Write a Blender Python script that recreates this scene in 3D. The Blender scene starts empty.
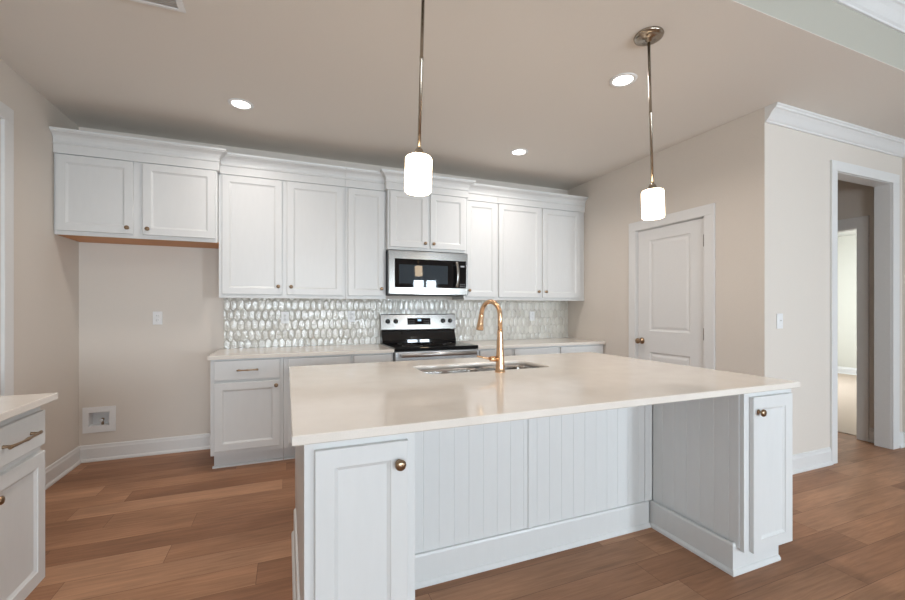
import bpy, bmesh, math, random
from mathutils import Vector, Matrix
random.seed(7)
PI = math.pi
S = bpy.context.scene
COL = S.collection

# ------------------------------------------------------------------ camera
F_PX, YAW, HOR, CAM_H = 412.5, 0.3818, 308.5, 1.294
cam_d = bpy.data.cameras.new('camera')
cam_d.sensor_width = 36.0
cam_d.sensor_fit = 'HORIZONTAL'
cam_d.lens = F_PX / 905 * 36.0
cam_d.shift_y = (HOR - 300) / 905
cam_d.clip_start = 0.02
cam = bpy.data.objects.new('camera', cam_d)
cam.location = (0, 0, CAM_H)
cam.rotation_euler = (PI / 2, 0, -YAW)
COL.objects.link(cam)
S.camera = cam

# ------------------------------------------------------------------ exposure, world
vs = S.view_settings
vs.view_transform = 'Standard'
vs.look = 'None'
vs.gamma = 1
vs.use_curve_mapping = False
vs.exposure = 0.06
W = bpy.data.worlds.new('daylight')
S.world = W
W.use_nodes = True
W.node_tree.nodes['Background'].inputs['Color'].default_value = (0.80, 0.90, 1.0, 1)
W.node_tree.nodes['Background'].inputs['Strength'].default_value = 1.0

DAY = (0.80, 0.91, 1.0)
WARM = (1.0, 0.93, 0.88)

def area(name, loc, rot, sx, sy, power, color, spread=PI):
    d = bpy.data.lights.new(name, 'AREA')
    d.shape = 'RECTANGLE'
    d.size, d.size_y = sx, sy
    d.energy = power
    d.color = color
    d.spread = spread
    o = bpy.data.objects.new(name, d)
    o.location = loc
    o.rotation_euler = rot
    COL.objects.link(o)
    return o

# plan of the place (metres, camera stands at 0,0)
XL, XR, YB, ZC = -1.622, 3.36, 4.385, 2.82      # kitchen: left wall, right wall, back wall, ceiling
YC, XE = 2.02, 5.36                              # wall with the cased opening, far right wall
YBEAM, ZLIV, YF = 1.38, 3.17, -3.6               # step up to the living ceiling, window wall
WINS = [(-1.25, 1.65, 0.75, 2.15, 3), (3.37, 4.17, 0.45, 2.17, 2)]   # x0,x1,z0,z1,panes
for i, (x0, x1, z0, z1, n) in enumerate(WINS):
    area('daylight_window', ((x0 + x1) / 2, YF - 0.55, (z0 + z1) / 2 + 0.1), (PI / 2, 0, 0),
         x1 - x0 + 0.2, z1 - z0 + 0.2, (112, 545)[i] * (x1 - x0) / 1.2, (DAY, (0.76, 0.89, 1.0))[i])
area('daylight_bedroom', (7.9, 5.75, 1.5), (-PI / 2, 0, 0), 1.6, 1.5, 190, (0.84, 0.93, 1.0))

# ------------------------------------------------------------------ materials
def principled(name, col, rough=0.5, metal=0.0, spec=None, coat=0.0):
    m = bpy.data.materials.new(name)
    m.use_nodes = True
    b = m.node_tree.nodes['Principled BSDF']
    b.inputs['Base Color'].default_value = (*col, 1)
    b.inputs['Roughness'].default_value = rough
    b.inputs['Metallic'].default_value = metal
    if spec is not None:
        b.inputs['Specular IOR Level'].default_value = spec
    if coat:
        b.inputs['Coat Weight'].default_value = coat
        b.inputs['Coat Roughness'].default_value = 0.05
    return m

def nodes(m):
    return m.node_tree.nodes, m.node_tree.links, m.node_tree.nodes['Principled BSDF']

def add_noise(m, scale, amount, bump=0.0, stretch=(1, 1, 1), detail=4, bdist=0.002, lo=None):
    """Small tone variation and a fine surface bump, in object space."""
    N, L, b = nodes(m)
    tc = N.new('ShaderNodeTexCoord')
    mp = N.new('ShaderNodeMapping')
    mp.inputs['Scale'].default_value = stretch
    L.new(tc.outputs['Object'], mp.inputs['Vector'])
    nz = N.new('ShaderNodeTexNoise')
    nz.inputs['Scale'].default_value = scale
    nz.inputs['Detail'].default_value = detail
    L.new(mp.outputs['Vector'], nz.inputs['Vector'])
    if amount:
        c = Vector(b.inputs['Base Color'].default_value[:3])
        r = N.new('ShaderNodeValToRGB')
        r.color_ramp.elements[0].position = 0.3
        r.color_ramp.elements[1].position = 0.7
        r.color_ramp.elements[0].color = (*(c * (1 - amount)), 1)
        r.color_ramp.elements[1].color = (*[min(1, x * (1 + amount)) for x in c], 1)
        L.new(nz.outputs['Fac'], r.inputs['Fac'])
        L.new(r.outputs['Color'], b.inputs['Base Color'])
    if bump:
        bp = N.new('ShaderNodeBump')
        bp.inputs['Strength'].default_value = bump
        bp.inputs['Distance'].default_value = bdist
        L.new(nz.outputs['Fac'], bp.inputs['Height'])
        L.new(bp.outputs['Normal'], b.inputs['Normal'])
    return m

M = {}
M['wall'] = add_noise(principled('greige_wall_paint', (0.70, 0.642, 0.58), 0.75, spec=0.25), 140, 0.012, 0.08)
M['ceiling'] = add_noise(principled('ceiling_paint', (0.76, 0.712, 0.655), 0.85, spec=0.2), 160, 0.01, 0.08)
M['living_ceiling'] = add_noise(principled('white_ceiling_paint', (0.66, 0.65, 0.61), 0.85, spec=0.2), 160, 0.01, 0.08)
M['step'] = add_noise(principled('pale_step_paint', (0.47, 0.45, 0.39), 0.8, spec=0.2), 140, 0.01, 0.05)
M['trim'] = add_noise(principled('white_trim_paint', (0.75, 0.745, 0.735), 0.38), 60, 0.01)
M['cab'] = add_noise(principled('white_cabinet_paint', (0.68, 0.68, 0.67), 0.36), 40, 0.01, 0.02, (1, 1, 0.2))
M['wood_bottom'] = add_noise(principled('raw_maple_bottom', (0.62, 0.27, 0.09), 0.5), 14, 0.2, 0, (0.3, 6, 6))
M['brass'] = add_noise(principled('antique_brass', (0.34, 0.235, 0.15), 0.28, 1.0), 90, 0.08)
M['hinge'] = add_noise(principled('dark_bronze_hinge', (0.10, 0.075, 0.055), 0.4, 1.0), 90, 0.08)
M['gold'] = add_noise(principled('brushed_bronze_gold', (0.74, 0.49, 0.30), 0.24, 1.0), 60, 0.05, 0.02, (1, 1, 0.1))
M['nickel'] = add_noise(principled('brushed_nickel', (0.37, 0.32, 0.26), 0.25, 1.0), 60, 0.05)
M['steel'] = add_noise(principled('stainless_steel', (0.37, 0.355, 0.335), 0.22, 1.0), 40, 0.04, 0.02, (1, 30, 30))
M['satin_steel'] = add_noise(principled('satin_stainless_steel', (0.56, 0.56, 0.56), 0.36, 1.0), 40, 0.04, 0.02, (1, 30, 30))
M['black_glass'] = add_noise(principled('black_glass', (0.006, 0.006, 0.007), 0.03), 5, 0.02)
M['window_glass'] = add_noise(principled('dark_oven_glass', (0.035, 0.045, 0.055), 0.02), 5, 0.02)
M['black'] = add_noise(principled('black_enamel', (0.012, 0.012, 0.013), 0.3), 60, 0.05)
M['dark'] = add_noise(principled('dark_gap', (0.03, 0.03, 0.03), 0.6), 60, 0.05)
M['plastic'] = add_noise(principled('white_plastic', (0.80, 0.80, 0.80), 0.35), 60, 0.01)
M['grey_line'] = add_noise(principled('grey_burner_mark', (0.10, 0.10, 0.10), 0.3), 60, 0.01)
M['slot'] = add_noise(principled('grey_socket_slot', (0.30, 0.30, 0.30), 0.5), 60, 0.01)
M['grout'] = add_noise(principled('grey_grout', (0.60, 0.58, 0.53), 0.8), 200, 0.05, 0.1)
M['button'] = add_noise(principled('pale_button_print', (0.35, 0.36, 0.38), 0.4), 60, 0.02)
M['carpet'] = add_noise(principled('beige_carpet', (0.60, 0.49, 0.40), 0.95, spec=0.1), 220, 0.15, 0.6, bdist=0.01)
M['bed_wall'] = add_noise(principled('pale_bedroom_paint', (0.66, 0.645, 0.58), 0.8, spec=0.2), 140, 0.01, 0.05)

# quartz: near white, faint mottling
m = M['quartz'] = principled('quartz', (0.77, 0.71, 0.645), 0.10)
N, L, b = nodes(m)
tc = N.new('ShaderNodeTexCoord')
n1 = N.new('ShaderNodeTexNoise'); n1.inputs['Scale'].default_value = 9; n1.inputs['Detail'].default_value = 7
n2 = N.new('ShaderNodeTexNoise'); n2.inputs['Scale'].default_value = 300; n2.inputs['Detail'].default_value = 2
L.new(tc.outputs['Object'], n1.inputs['Vector']); L.new(tc.outputs['Object'], n2.inputs['Vector'])
mx = N.new('ShaderNodeMath'); mx.operation = 'MULTIPLY_ADD'; mx.inputs[1].default_value = 0.5
L.new(n2.outputs['Fac'], mx.inputs[0])
ms = N.new('ShaderNodeMath'); ms.operation = 'MULTIPLY'; ms.inputs[1].default_value = 0.5
L.new(n1.outputs['Fac'], ms.inputs[0]); L.new(ms.outputs[0], mx.inputs[2])
r = N.new('ShaderNodeValToRGB')
r.color_ramp.elements[0].position = 0.35; r.color_ramp.elements[0].color = (0.735, 0.675, 0.61, 1)
r.color_ramp.elements[1].position = 0.65; r.color_ramp.elements[1].color = (0.80, 0.745, 0.68, 1)
L.new(mx.outputs[0], r.inputs['Fac']); L.new(r.outputs['Color'], b.inputs['Base Color'])

# glazed tile: tone per tile, wavy glaze
m = M['tile'] = principled('glazed_tile', (0.62, 0.60, 0.56), 0.05, spec=0.9, coat=0.6)
N, L, b = nodes(m)
ge = N.new('ShaderNodeNewGeometry')
r = N.new('ShaderNodeValToRGB')
r.color_ramp.elements[0].position = 0.0; r.color_ramp.elements[0].color = (0.55, 0.52, 0.465, 1)
r.color_ramp.elements[1].position = 1.0; r.color_ramp.elements[1].color = (0.72, 0.70, 0.64, 1)
e = r.color_ramp.elements.new(0.35); e.color = (0.62, 0.60, 0.545, 1)
L.new(ge.outputs['Random Per Island'], r.inputs['Fac']); L.new(r.outputs['Color'], b.inputs['Base Color'])
tc = N.new('ShaderNodeTexCoord')
nz = N.new('ShaderNodeTexNoise'); nz.inputs['Scale'].default_value = 70; nz.inputs['Detail'].default_value = 1
L.new(tc.outputs['Object'], nz.inputs['Vector'])
bp = N.new('ShaderNodeBump'); bp.inputs['Strength'].default_value = 0.9; bp.inputs['Distance'].default_value = 0.006
L.new(nz.outputs['Fac'], bp.inputs['Height']); L.new(bp.outputs['Normal'], b.inputs['Normal'])

# vinyl plank floor: boards run along X, each board has its own tone
m = M['floor'] = principled('oak_plank_floor', (0.3, 0.17, 0.1), 0.42, spec=0.16)
N, L, b = nodes(m)
tc = N.new('ShaderNodeTexCoord')
br = N.new('ShaderNodeTexBrick')
br.offset = 0.0; br.offset_frequency = 1
br.inputs['Color1'].default_value = (0, 0, 0, 1); br.inputs['Color2'].default_value = (1, 1, 1, 1)
br.inputs['Mortar'].default_value = (0.5, 0.5, 0.5, 1)
br.inputs['Scale'].default_value = 1.0
br.inputs['Mortar Size'].default_value = 0.0012
br.inputs['Mortar Smooth'].default_value = 0.1
br.inputs['Bias'].default_value = 0.0
br.inputs['Brick Width'].default_value = 1.22
br.inputs['Row Height'].default_value = 0.178
sx = N.new('ShaderNodeSeparateXYZ'); L.new(tc.outputs['Object'], sx.inputs[0])
dv = N.new('ShaderNodeMath'); dv.operation = 'DIVIDE'; dv.inputs[1].default_value = 0.178; L.new(sx.outputs['Y'], dv.inputs[0])
fl = N.new('ShaderNodeMath'); fl.operation = 'FLOOR'; L.new(dv.outputs[0], fl.inputs[0])
wn = N.new('ShaderNodeTexWhiteNoise'); wn.noise_dimensions = '1D'; L.new(fl.outputs[0], wn.inputs['W'])
sh = N.new('ShaderNodeMath'); sh.operation = 'MULTIPLY_ADD'; sh.inputs[1].default_value = 1.22
L.new(wn.outputs['Value'], sh.inputs[0]); L.new(sx.outputs['X'], sh.inputs[2])
cx_ = N.new('ShaderNodeCombineXYZ'); L.new(sh.outputs[0], cx_.inputs['X']); L.new(sx.outputs['Y'], cx_.inputs['Y'])
L.new(cx_.outputs[0], br.inputs['Vector'])
tone = N.new('ShaderNodeValToRGB')
cr = tone.color_ramp
cr.elements[0].position = 0.0; cr.elements[0].color = (0.275, 0.135, 0.075, 1)
cr.elements[1].position = 1.0; cr.elements[1].color = (0.44, 0.24, 0.14, 1)
e = cr.elements.new(0.5); e.color = (0.365, 0.19, 0.107, 1)
L.new(br.outputs['Color'], tone.inputs['Fac'])
sep = N.new('ShaderNodeSeparateColor'); L.new(br.outputs['Color'], sep.inputs['Color'])
off = N.new('ShaderNodeVectorMath'); off.operation = 'SCALE'; off.inputs[0].default_value = (37, 11, 5)
L.new(sep.outputs[0], off.inputs['Scale'])
va = N.new('ShaderNodeVectorMath'); va.operation = 'ADD'
L.new(tc.outputs['Object'], va.inputs[0]); L.new(off.outputs['Vector'], va.inputs[1])
mp = N.new('ShaderNodeMapping'); mp.inputs['Scale'].default_value = (1.6, 22, 1)
L.new(va.outputs['Vector'], mp.inputs['Vector'])
gr = N.new('ShaderNodeTexNoise'); gr.inputs['Scale'].default_value = 2.4; gr.inputs['Detail'].default_value = 8
gr.inputs['Roughness'].default_value = 0.62; gr.inputs['Distortion'].default_value = 0.6
L.new(mp.outputs['Vector'], gr.inputs['Vector'])
mp2 = N.new('ShaderNodeMapping'); mp2.inputs['Scale'].default_value = (1.0, 3.2, 1)
L.new(va.outputs['Vector'], mp2.inputs['Vector'])
bl = N.new('ShaderNodeTexNoise'); bl.inputs['Scale'].default_value = 1.6; bl.inputs['Detail'].default_value = 3
L.new(mp2.outputs['Vector'], bl.inputs['Vector'])
g1 = N.new('ShaderNodeMapRange'); g1.inputs['From Min'].default_value = 0.3; g1.inputs['From Max'].default_value = 0.7
g1.inputs['To Min'].default_value = 0.80; g1.inputs['To Max'].default_value = 1.16
L.new(gr.outputs['Fac'], g1.inputs['Value'])
g2 = N.new('ShaderNodeMapRange'); g2.inputs['From Min'].default_value = 0.3; g2.inputs['From Max'].default_value = 0.7
g2.inputs['To Min'].default_value = 0.84; g2.inputs['To Max'].default_value = 1.18
L.new(bl.outputs['Fac'], g2.inputs['Value'])
gm = N.new('ShaderNodeMath'); gm.operation = 'MULTIPLY'
L.new(g1.outputs[0], gm.inputs[0]); L.new(g2.outputs[0], gm.inputs[1])
sc = N.new('ShaderNodeVectorMath'); sc.operation = 'SCALE'
L.new(tone.outputs['Color'], sc.inputs[0]); L.new(gm.outputs[0], sc.inputs['Scale'])
dk = N.new('ShaderNodeMix'); dk.data_type = 'RGBA'
L.new(br.outputs['Fac'], dk.inputs['Factor'])
L.new(sc.outputs['Vector'], dk.inputs[6]); dk.inputs[7].default_value = (0.17, 0.085, 0.05, 1)
L.new(dk.outputs[2], b.inputs['Base Color'])
bp = N.new('ShaderNodeBump'); bp.inputs['Strength'].default_value = 0.12; bp.inputs['Distance'].default_value = 0.002
L.new(gr.outputs['Fac'], bp.inputs['Height']); L.new(bp.outputs['Normal'], b.inputs['Normal'])

def emissive(name, col, strength, base=(0.9, 0.9, 0.88)):
    m = principled(name, base, 0.3)
    b = m.node_tree.nodes['Principled BSDF']
    b.inputs['Emission Color'].default_value = (*col, 1)
    b.inputs['Emission Strength'].default_value = strength
    return m
M['shade'] = emissive('lit_opal_glass', (1.0, 0.76, 0.50), 12.0)
M['lens'] = emissive('lit_downlight_lens', (1.0, 0.93, 0.86), 8.0)
M['display'] = emissive('blue_clock_display', (0.45, 0.7, 1.0), 1.0, (0.1, 0.15, 0.2))

m = M['pane'] = bpy.data.materials.new('clear_window_pane')
m.use_nodes = True
N, L = m.node_tree.nodes, m.node_tree.links
N.remove(N['Principled BSDF'])
tr = N.new('ShaderNodeBsdfTransparent'); gl = N.new('ShaderNodeBsdfGlossy'); gl.inputs['Roughness'].default_value = 0.02
fr = N.new('ShaderNodeFresnel'); fr.inputs['IOR'].default_value = 1.45
mix = N.new('ShaderNodeMixShader')
L.new(fr.outputs[0], mix.inputs[0]); L.new(tr.outputs[0], mix.inputs[1]); L.new(gl.outputs[0], mix.inputs[2])
L.new(mix.outputs[0], N['Material Output'].inputs['Surface'])

# ------------------------------------------------------------------ mesh helpers
class MB:
    """Collects shapes and links them as ONE mesh object."""
    def __init__(self):
        self.bm = bmesh.new()

    def quad(self, vs, smooth=False):
        try:
            f = self.bm.faces.new(vs)
            f.smooth = smooth
            return f
        except ValueError:
            return None

    def box(self, x0, x1, y0, y1, z0, z1, bev=0.0):
        g = bmesh.ops.create_cube(self.bm, size=1.0, matrix=Matrix.Translation(((x0 + x1) / 2, (y0 + y1) / 2, (z0 + z1) / 2))
                                  @ Matrix.Diagonal((x1 - x0, y1 - y0, z1 - z0, 1)))
        if bev:
            vs_ = set(g['verts'])
            es = [e for e in self.bm.edges if e.verts[0] in vs_ and e.verts[1] in vs_]
            bmesh.ops.bevel(self.bm, geom=es, offset=bev, segments=2, affect='EDGES', profile=0.6)
        return self

    def rings(self, rings, caps=True, smooth=True, closed=True):
        """Loft a list of equal-length point rings."""
        R = [[self.bm.verts.new(p) for p in ring] for ring in rings]
        n = len(R[0])
        for a, b_ in zip(R, R[1:]):
            for i in range(n if closed else n - 1):
                j = (i + 1) % n
                self.quad((a[i], a[j], b_[j], b_[i]), smooth)
        if caps:
            self.quad(list(reversed(R[0])))
            self.quad(R[-1])
        return self

    def lathe(self, prof, origin=(0, 0, 0), axis='Z', seg=24, smooth=True, caps=True):
        """prof: list of (radius, height along axis)."""
        o = Vector(origin)
        def pt(r, h, a):
            u, v = r * math.cos(a), r * math.sin(a)
            return o + {'Z': Vector((u, v, h)), '-Y': Vector((u, -h, v)), 'X': Vector((h, u, v)), '-X': Vector((-h, -u, v))}[axis]
        self.rings([[pt(max(r_, 1e-4), h, 2 * PI * i / seg) for i in range(seg)] for r_, h in prof], caps, smooth)
        return self

    def tube(self, pts, rad, seg=14, smooth=True, flat=1.0, up=Vector((0, 0, 1))):
        P = [Vector(p) for p in pts]
        rr = rad if isinstance(rad, (list, tuple)) else [rad] * len(P)
        out = []
        for i, p in enumerate(P):
            t = (P[min(i + 1, len(P) - 1)] - P[max(i - 1, 0)]).normalized()
            ref = up if abs(t.dot(up)) < 0.99 else Vector((1, 0, 0))
            if i == 0:
                s = t.cross(ref).normalized()
            else:
                s = (s - t * s.dot(t)).normalized()
            w = s.cross(t)
            out.append([p + s * (rr[i] * math.cos(2 * PI * k / seg)) + w * (rr[i] * flat * math.sin(2 * PI * k / seg)) for k in range(seg)])
        return self.rings(out, True, smooth)

    def sweep(self, path, prof, caps=True):
        """Sweep a closed (out, z) profile along an XY path; 'out' is to the right of travel; corners are mitred."""
        P = [Vector((p[0], p[1])) for p in path]
        rings = []
        for i, p in enumerate(P):
            ds = []
            if i > 0: ds.append((P[i] - P[i - 1]).normalized())
            if i < len(P) - 1: ds.append((P[i + 1] - P[i]).normalized())
            ns = [Vector((d.y, -d.x)) for d in ds]
            n = ns[0] if len(ns) == 1 else (ns[0] + ns[1]) / (1 + ns[0].dot(ns[1]))
            rings.append([(p.x + n.x * o, p.y + n.y * o, z) for o, z in prof])
        self.rings(rings, caps, False)
        return self

    def shaker(self, x0, x1, z0, z1, yf, t=0.02, st=0.056, rec=0.010, slope=0.014):
        """A framed panel door facing -Y: flat frame, bevelled step, recessed panel."""
        e = 0.002
        def ring(ins, y):
            return [(x0 + ins, y, z0 + ins), (x1 - ins, y, z0 + ins), (x1 - ins, y, z1 - ins), (x0 + ins, y, z1 - ins)]
        self.rings([ring(0, yf + t), ring(0, yf + e), ring(e, yf), ring(st, yf), ring(st + 0.001, yf + 0.003), ring(st + slope, yf + rec)], True, False)
        return self

    def slab(self, outer, hole, z0, z1, ch=0.003):
        """A worktop outline with a cut-out and chamfered edge."""
        bm = self.bm
        c = Vector((sum(p[0] for p in outer) / len(outer), sum(p[1] for p in outer) / len(outer)))
        def ins(p, d):
            return (p[0] + (d if p[0] < c.x else -d), p[1] + (d if p[1] < c.y else -d))
        def mk(pts, z): return [bm.verts.new((p[0], p[1], z)) for p in pts]
        o = [mk([ins(p, ch) for p in outer], z0), mk(outer, z0 + ch), mk(outer, z1 - ch), mk([ins(p, ch) for p in outer], z1)]
        for a, b_ in zip(o, o[1:]):
            for i in range(len(outer)):
                j = (i + 1) % len(outer)
                self.quad((a[i], a[j], b_[j], b_[i]))
        h0, h1 = mk(hole, z0), mk(hole, z1)
        for i in range(len(hole)):
            j = (i + 1) % len(hole)
            self.quad((h0[j], h0[i], h1[i], h1[j]), True)
        for a, h in ((o[0], h0), (o[-1], h1)):
            es = []
            for ring in (a, h):
                for i in range(len(ring)):
                    v, w = ring[i], ring[(i + 1) % len(ring)]
                    es.append(bm.edges.get((v, w)) or bm.edges.new((v, w)))
            bmesh.ops.triangle_fill(bm, use_beauty=True, edges=es)
        return self

    def build(self, name, mat, parent=None, loc=None):
        bmesh.ops.recalc_face_normals(self.bm, faces=self.bm.faces)
        me = bpy.data.meshes.new(name)
        self.bm.to_mesh(me)
        self.bm.free()
        me.materials.append(mat if not isinstance(mat, str) else M[mat])
        o = bpy.data.objects.new(name, me)
        COL.objects.link(o)
        if parent is not None:
            o.parent = parent
        if loc is not None:
            o.location = loc
        return o

def rrect(x0, x1, y0, y1, r, n=6):
    out = []
    for cx, cy, a0 in ((x1 - r, y1 - r, 0), (x0 + r, y1 - r, PI / 2), (x0 + r, y0 + r, PI), (x1 - r, y0 + r, 1.5 * PI)):
        for k in range(n + 1):
            a = a0 + PI / 2 * k / n
            out.append((cx + r * math.cos(a), cy + r * math.sin(a)))
    return out

def box(name, mat, parent, *dims, bev=0.0):
    return MB().box(*dims, bev=bev).build(name, mat, parent)

def thing(name, label, cat, loc=(0, 0, 0), rotz=0.0, group=None):
    o = bpy.data.objects.new(name, None)
    o.empty_display_size = 0.1
    COL.objects.link(o)
    o.location = loc
    o.rotation_euler = (0, 0, rotz)
    return tag(o, label, cat, group)

def tag(o, label, cat, group=None):
    o['label'] = label
    o['category'] = cat
    if group:
        o['group'] = group
    return o

def struct(o, label=None, cat=None):
    o['kind'] = 'structure'
    if label: o['label'] = label
    if cat: o['category'] = cat
    return o

# ------------------------------------------------------------------ the room shell
struct(box('floor', 'floor', None, XL - 0.12, XE, YF - 0.12, 5.2, -0.05, 0), 'brown wood plank floor running through kitchen and hall', 'floor')
struct(MB().box(XL - 0.12, 5.36, YBEAM + 0.02, 5.2, ZC, ZC + 0.1).box(XL, 5.36, YBEAM, YBEAM + 0.02, ZC, ZC + 0.003).build('ceiling', 'ceiling'), 'flat beige kitchen ceiling with round downlights', 'ceiling')
struct(box('ceiling', 'living_ceiling', None, XL - 0.12, XE + 0.12, YF - 0.12, YBEAM + 0.1, ZLIV, ZLIV + 0.08), 'higher white ceiling in front of the kitchen ceiling step', 'ceiling')
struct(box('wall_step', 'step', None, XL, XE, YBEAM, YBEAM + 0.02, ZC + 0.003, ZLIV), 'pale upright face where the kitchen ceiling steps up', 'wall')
# back wall, with the cut-out for the water valve box
vx0, vx1, vz0, vz1 = -1.556, -1.412, 0.292, 0.412
mb = MB()
mb.box(XL, vx0, YB, YB + 0.12, 0, ZC)
mb.box(vx1, XR, YB, YB + 0.12, 0, ZC)
mb.box(vx0, vx1, YB, YB + 0.12, 0, vz0)
mb.box(vx0, vx1, YB, YB + 0.12, vz1, ZC)
struct(mb.build('wall_back', 'wall'), 'beige kitchen wall behind the cabinets and range', 'wall')
# left wall with a door opening
dy0, dy1, dz1 = 2.55, 3.372, 2.46
mb = MB()
mb.box(XL - 0.12, XL, YF, dy0, 0, ZLIV)
mb.box(XL - 0.12, XL, dy0, dy1, dz1, ZC)
mb.box(XL - 0.12, XL, dy1, YB + 0.12, 0, ZC)
struct(mb.build('wall_left', 'wall'), 'beige wall at the left side of the kitchen', 'wall')
# right wall with pantry door opening
py0, py1, pz1 = 2.492, 3.258, 2.10
mb = MB()
mb.box(XR, XR + 0.12, YC, py0, 0, ZC)
mb.box(XR, XR + 0.12, py0, py1, pz1, ZC)
mb.box(XR, XR + 0.12, py1, YB + 0.12, 0, ZC)
struct(mb.build('wall_right', 'wall'), 'beige wall around the white two-panel door', 'wall')
# wall with the cased opening
ox0, ox1, oz1 = 4.270, 5.168, 2.455
mb = MB()
mb.box(XR + 0.12, ox0, YC, YC + 0.115, 0, ZC)
mb.box(ox0, ox1, YC, YC + 0.115, oz1, ZC)
mb.box(ox1, XE, YC, YC + 0.115, 0, ZC)
struct(mb.build('wall_opening', 'wall'), 'pale beige wall with a tall cased opening at right', 'wall')
struct(box('wall_far_right', 'wall', None, XE, XE + 0.12, YF, YC + 0.115, 0, ZLIV), 'beige wall at the far right edge beside the cased opening', 'wall')
# window wall behind the camera
mb = MB()
xs = XL
for x0, x1, z0, z1, n in WINS:
    mb.box(xs, x0, YF - 0.12, YF, 0, ZLIV)
    mb.box(x0, x1, YF - 0.12, YF, 0, z0)
    mb.box(x0, x1, YF - 0.12, YF, z1, ZLIV)
    xs = x1
mb.box(xs, XE, YF - 0.12, YF, 0, ZLIV)
struct(mb.build('wall_front', 'wall'))
# hall and bedroom beyond the opening
HX = 5.256
hy0, hy1, hz1 = 2.296, 3.10, 2.10
mb = MB()
mb.box(HX, HX + 0.104, YC + 0.115, hy0, 0, ZC)
mb.box(HX, HX + 0.104, hy0, hy1, hz1, ZC)
mb.box(HX, HX + 0.104, hy1, 5.2, 0, ZC)
struct(mb.build('wall_hall', 'wall'), 'shaded hall wall seen through the cased opening', 'wall')
mb = MB()
mb.box(XR + 0.12, HX + 0.104, 5.2, 5.3, 0, ZC)
struct(mb.build('wall_hall_end', 'wall'))
struct(box('wall_hall_left', 'wall', None, 4.10, 4.20, YC + 0.115, 5.2, 0, ZC))
struct(box('floor', 'carpet', None, 5.36, 10.3, 1.6, 5.6, -0.05, 0.008), 'beige carpet in the bright room beyond the hall', 'carpet')
struct(box('ceiling', 'living_ceiling', None, 5.36, 10.3, 1.6, 5.6, 2.72, 2.8))
struct(box('wall_bedroom_far', 'bed_wall', None, 10.2, 10.3, 1.6, 5.6, 0.008, 2.72), 'pale sunlit wall of the room beyond the hall', 'wall')
struct(box('wall_bedroom_near', 'bed_wall', None, 5.48, 10.2, 1.5, 1.6, 0, 2.72))
mb = MB()
mb.box(5.36, 7.2, 5.6, 5.7, 0, 2.8); mb.box(8.6, 10.2, 5.6, 5.7, 0, 2.8)
mb.box(7.2, 8.6, 5.6, 5.7, 0, 0.8); mb.box(7.2, 8.6, 5.6, 5.7, 2.15, 2.8)
struct(mb.build('wall_bedroom_side', 'bed_wall'))

# skirting
BB = [(0, 0), (0.026, 0), (0.026, 0.012), (0.020, 0.022), (0.014, 0.026), (0.014, 0.108), (0.010, 0.118), (0.008, 0.134), (0.0, 0.14)]
def skirting(name, path, label=None, mat='trim', prof=BB):
    return struct(MB().sweep(path, prof).build(name, mat), label, 'baseboard' if label else None)
skirting('baseboard_left', [(XL, 3.467), (XL, YB), (-0.533, YB)], 'white baseboard turning the corner by the empty fridge space')
skirting('baseboard_right', [(XR, 2.40), (XR, YC), (4.198, YC)], 'white baseboard below the light switch by the opening')
skirting('baseboard_right', [(XR, 3.70), (XR, 3.358)])
skirting('baseboard_far_right', [(5.270, YC), (XE, YC), (XE, YF)], 'short white baseboard at the right edge of the photo')
skirting('baseboard_hall', [(HX, 2.210), (HX, YC + 0.1152)], 'small piece of baseboard on the shaded hall wall')
skirting('baseboard_bedroom', [(10.2, 5.6), (10.2, 1.6)], 'white baseboard on the far wall above the carpet')
skirting('baseboard_front', [(XE, YF), (XL, YF)])

# crown mouldings of the room
CR = [(0, 0), (0.012, 0), (0.014, 0.012), (0.024, 0.020), (0.034, 0.034), (0.050, 0.060), (0.068, 0.080), (0.078, 0.084), (0.080, 0.098), (0.088, 0.104), (0.088, 0.115), (0, 0.115)]
def crown(name, path, ztop, label=None):
    return struct(MB().sweep(path, [(o, z + ztop - 0.115) for o, z in CR]).build(name, 'trim'), label, 'crown moulding' if label else None)
crown('trim_1', [(XR, YC), (XE, YC), (XE, YBEAM + 0.1)], ZC, 'white crown moulding above the cased opening')
crown('trim_2', [(XE, YBEAM), (XL, YBEAM)][::-1], ZLIV, 'white crown moulding under the higher ceiling at upper right')

# flat casings: three boards around an opening
def casing_boards(mb, a0, a1, ztop, w, put, t=0.018, head=None):
    head = head or w
    put(mb, a0 - w, a0, 0, ztop, t)
    put(mb, a1, a1 + w, 0, ztop, t)
    put(mb, a0 - w, a1 + w, ztop, ztop + head, t)
def on_y(y, s):      # board on a wall whose face is at y, room on side s
    return lambda mb, a, b_, z0, z1, t: mb.box(a, b_, min(y, y + s * t), max(y, y + s * t), z0, z1, bev=0.003)
def on_x(x, s):
    return lambda mb, a, b_, z0, z1, t: mb.box(min(x, x + s * t), max(x, x + s * t), a, b_, z0, z1, bev=0.003)
# cased opening: casing + jamb lining
mb = MB()
mb.box(ox0 - 0.070, ox0 + 0.008, YC - 0.018, YC, 0, oz1 - 0.008, bev=0.003); mb.box(ox1 - 0.008, ox1 + 0.100, YC - 0.018, YC, 0, oz1 - 0.008, bev=0.003)
mb.box(ox0 - 0.070, ox1 + 0.100, YC - 0.018, YC, oz1 - 0.008, oz1 + 0.076, bev=0.003)
struct(mb.build('trim_3', 'trim'), 'white casing around the tall opening to the hall', 'door casing')
mb = MB()
mb.box(ox0, ox0 + 0.012, YC, YC + 0.115, 0, oz1 - 0.012); mb.box(ox1 - 0.012, ox1, YC, YC + 0.115, 0, oz1 - 0.012); mb.box(ox0, ox1, YC, YC + 0.115, oz1 - 0.012, oz1)
struct(mb.build('trim_4', 'trim'), 'white jamb lining inside the tall opening', 'door jamb')
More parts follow.
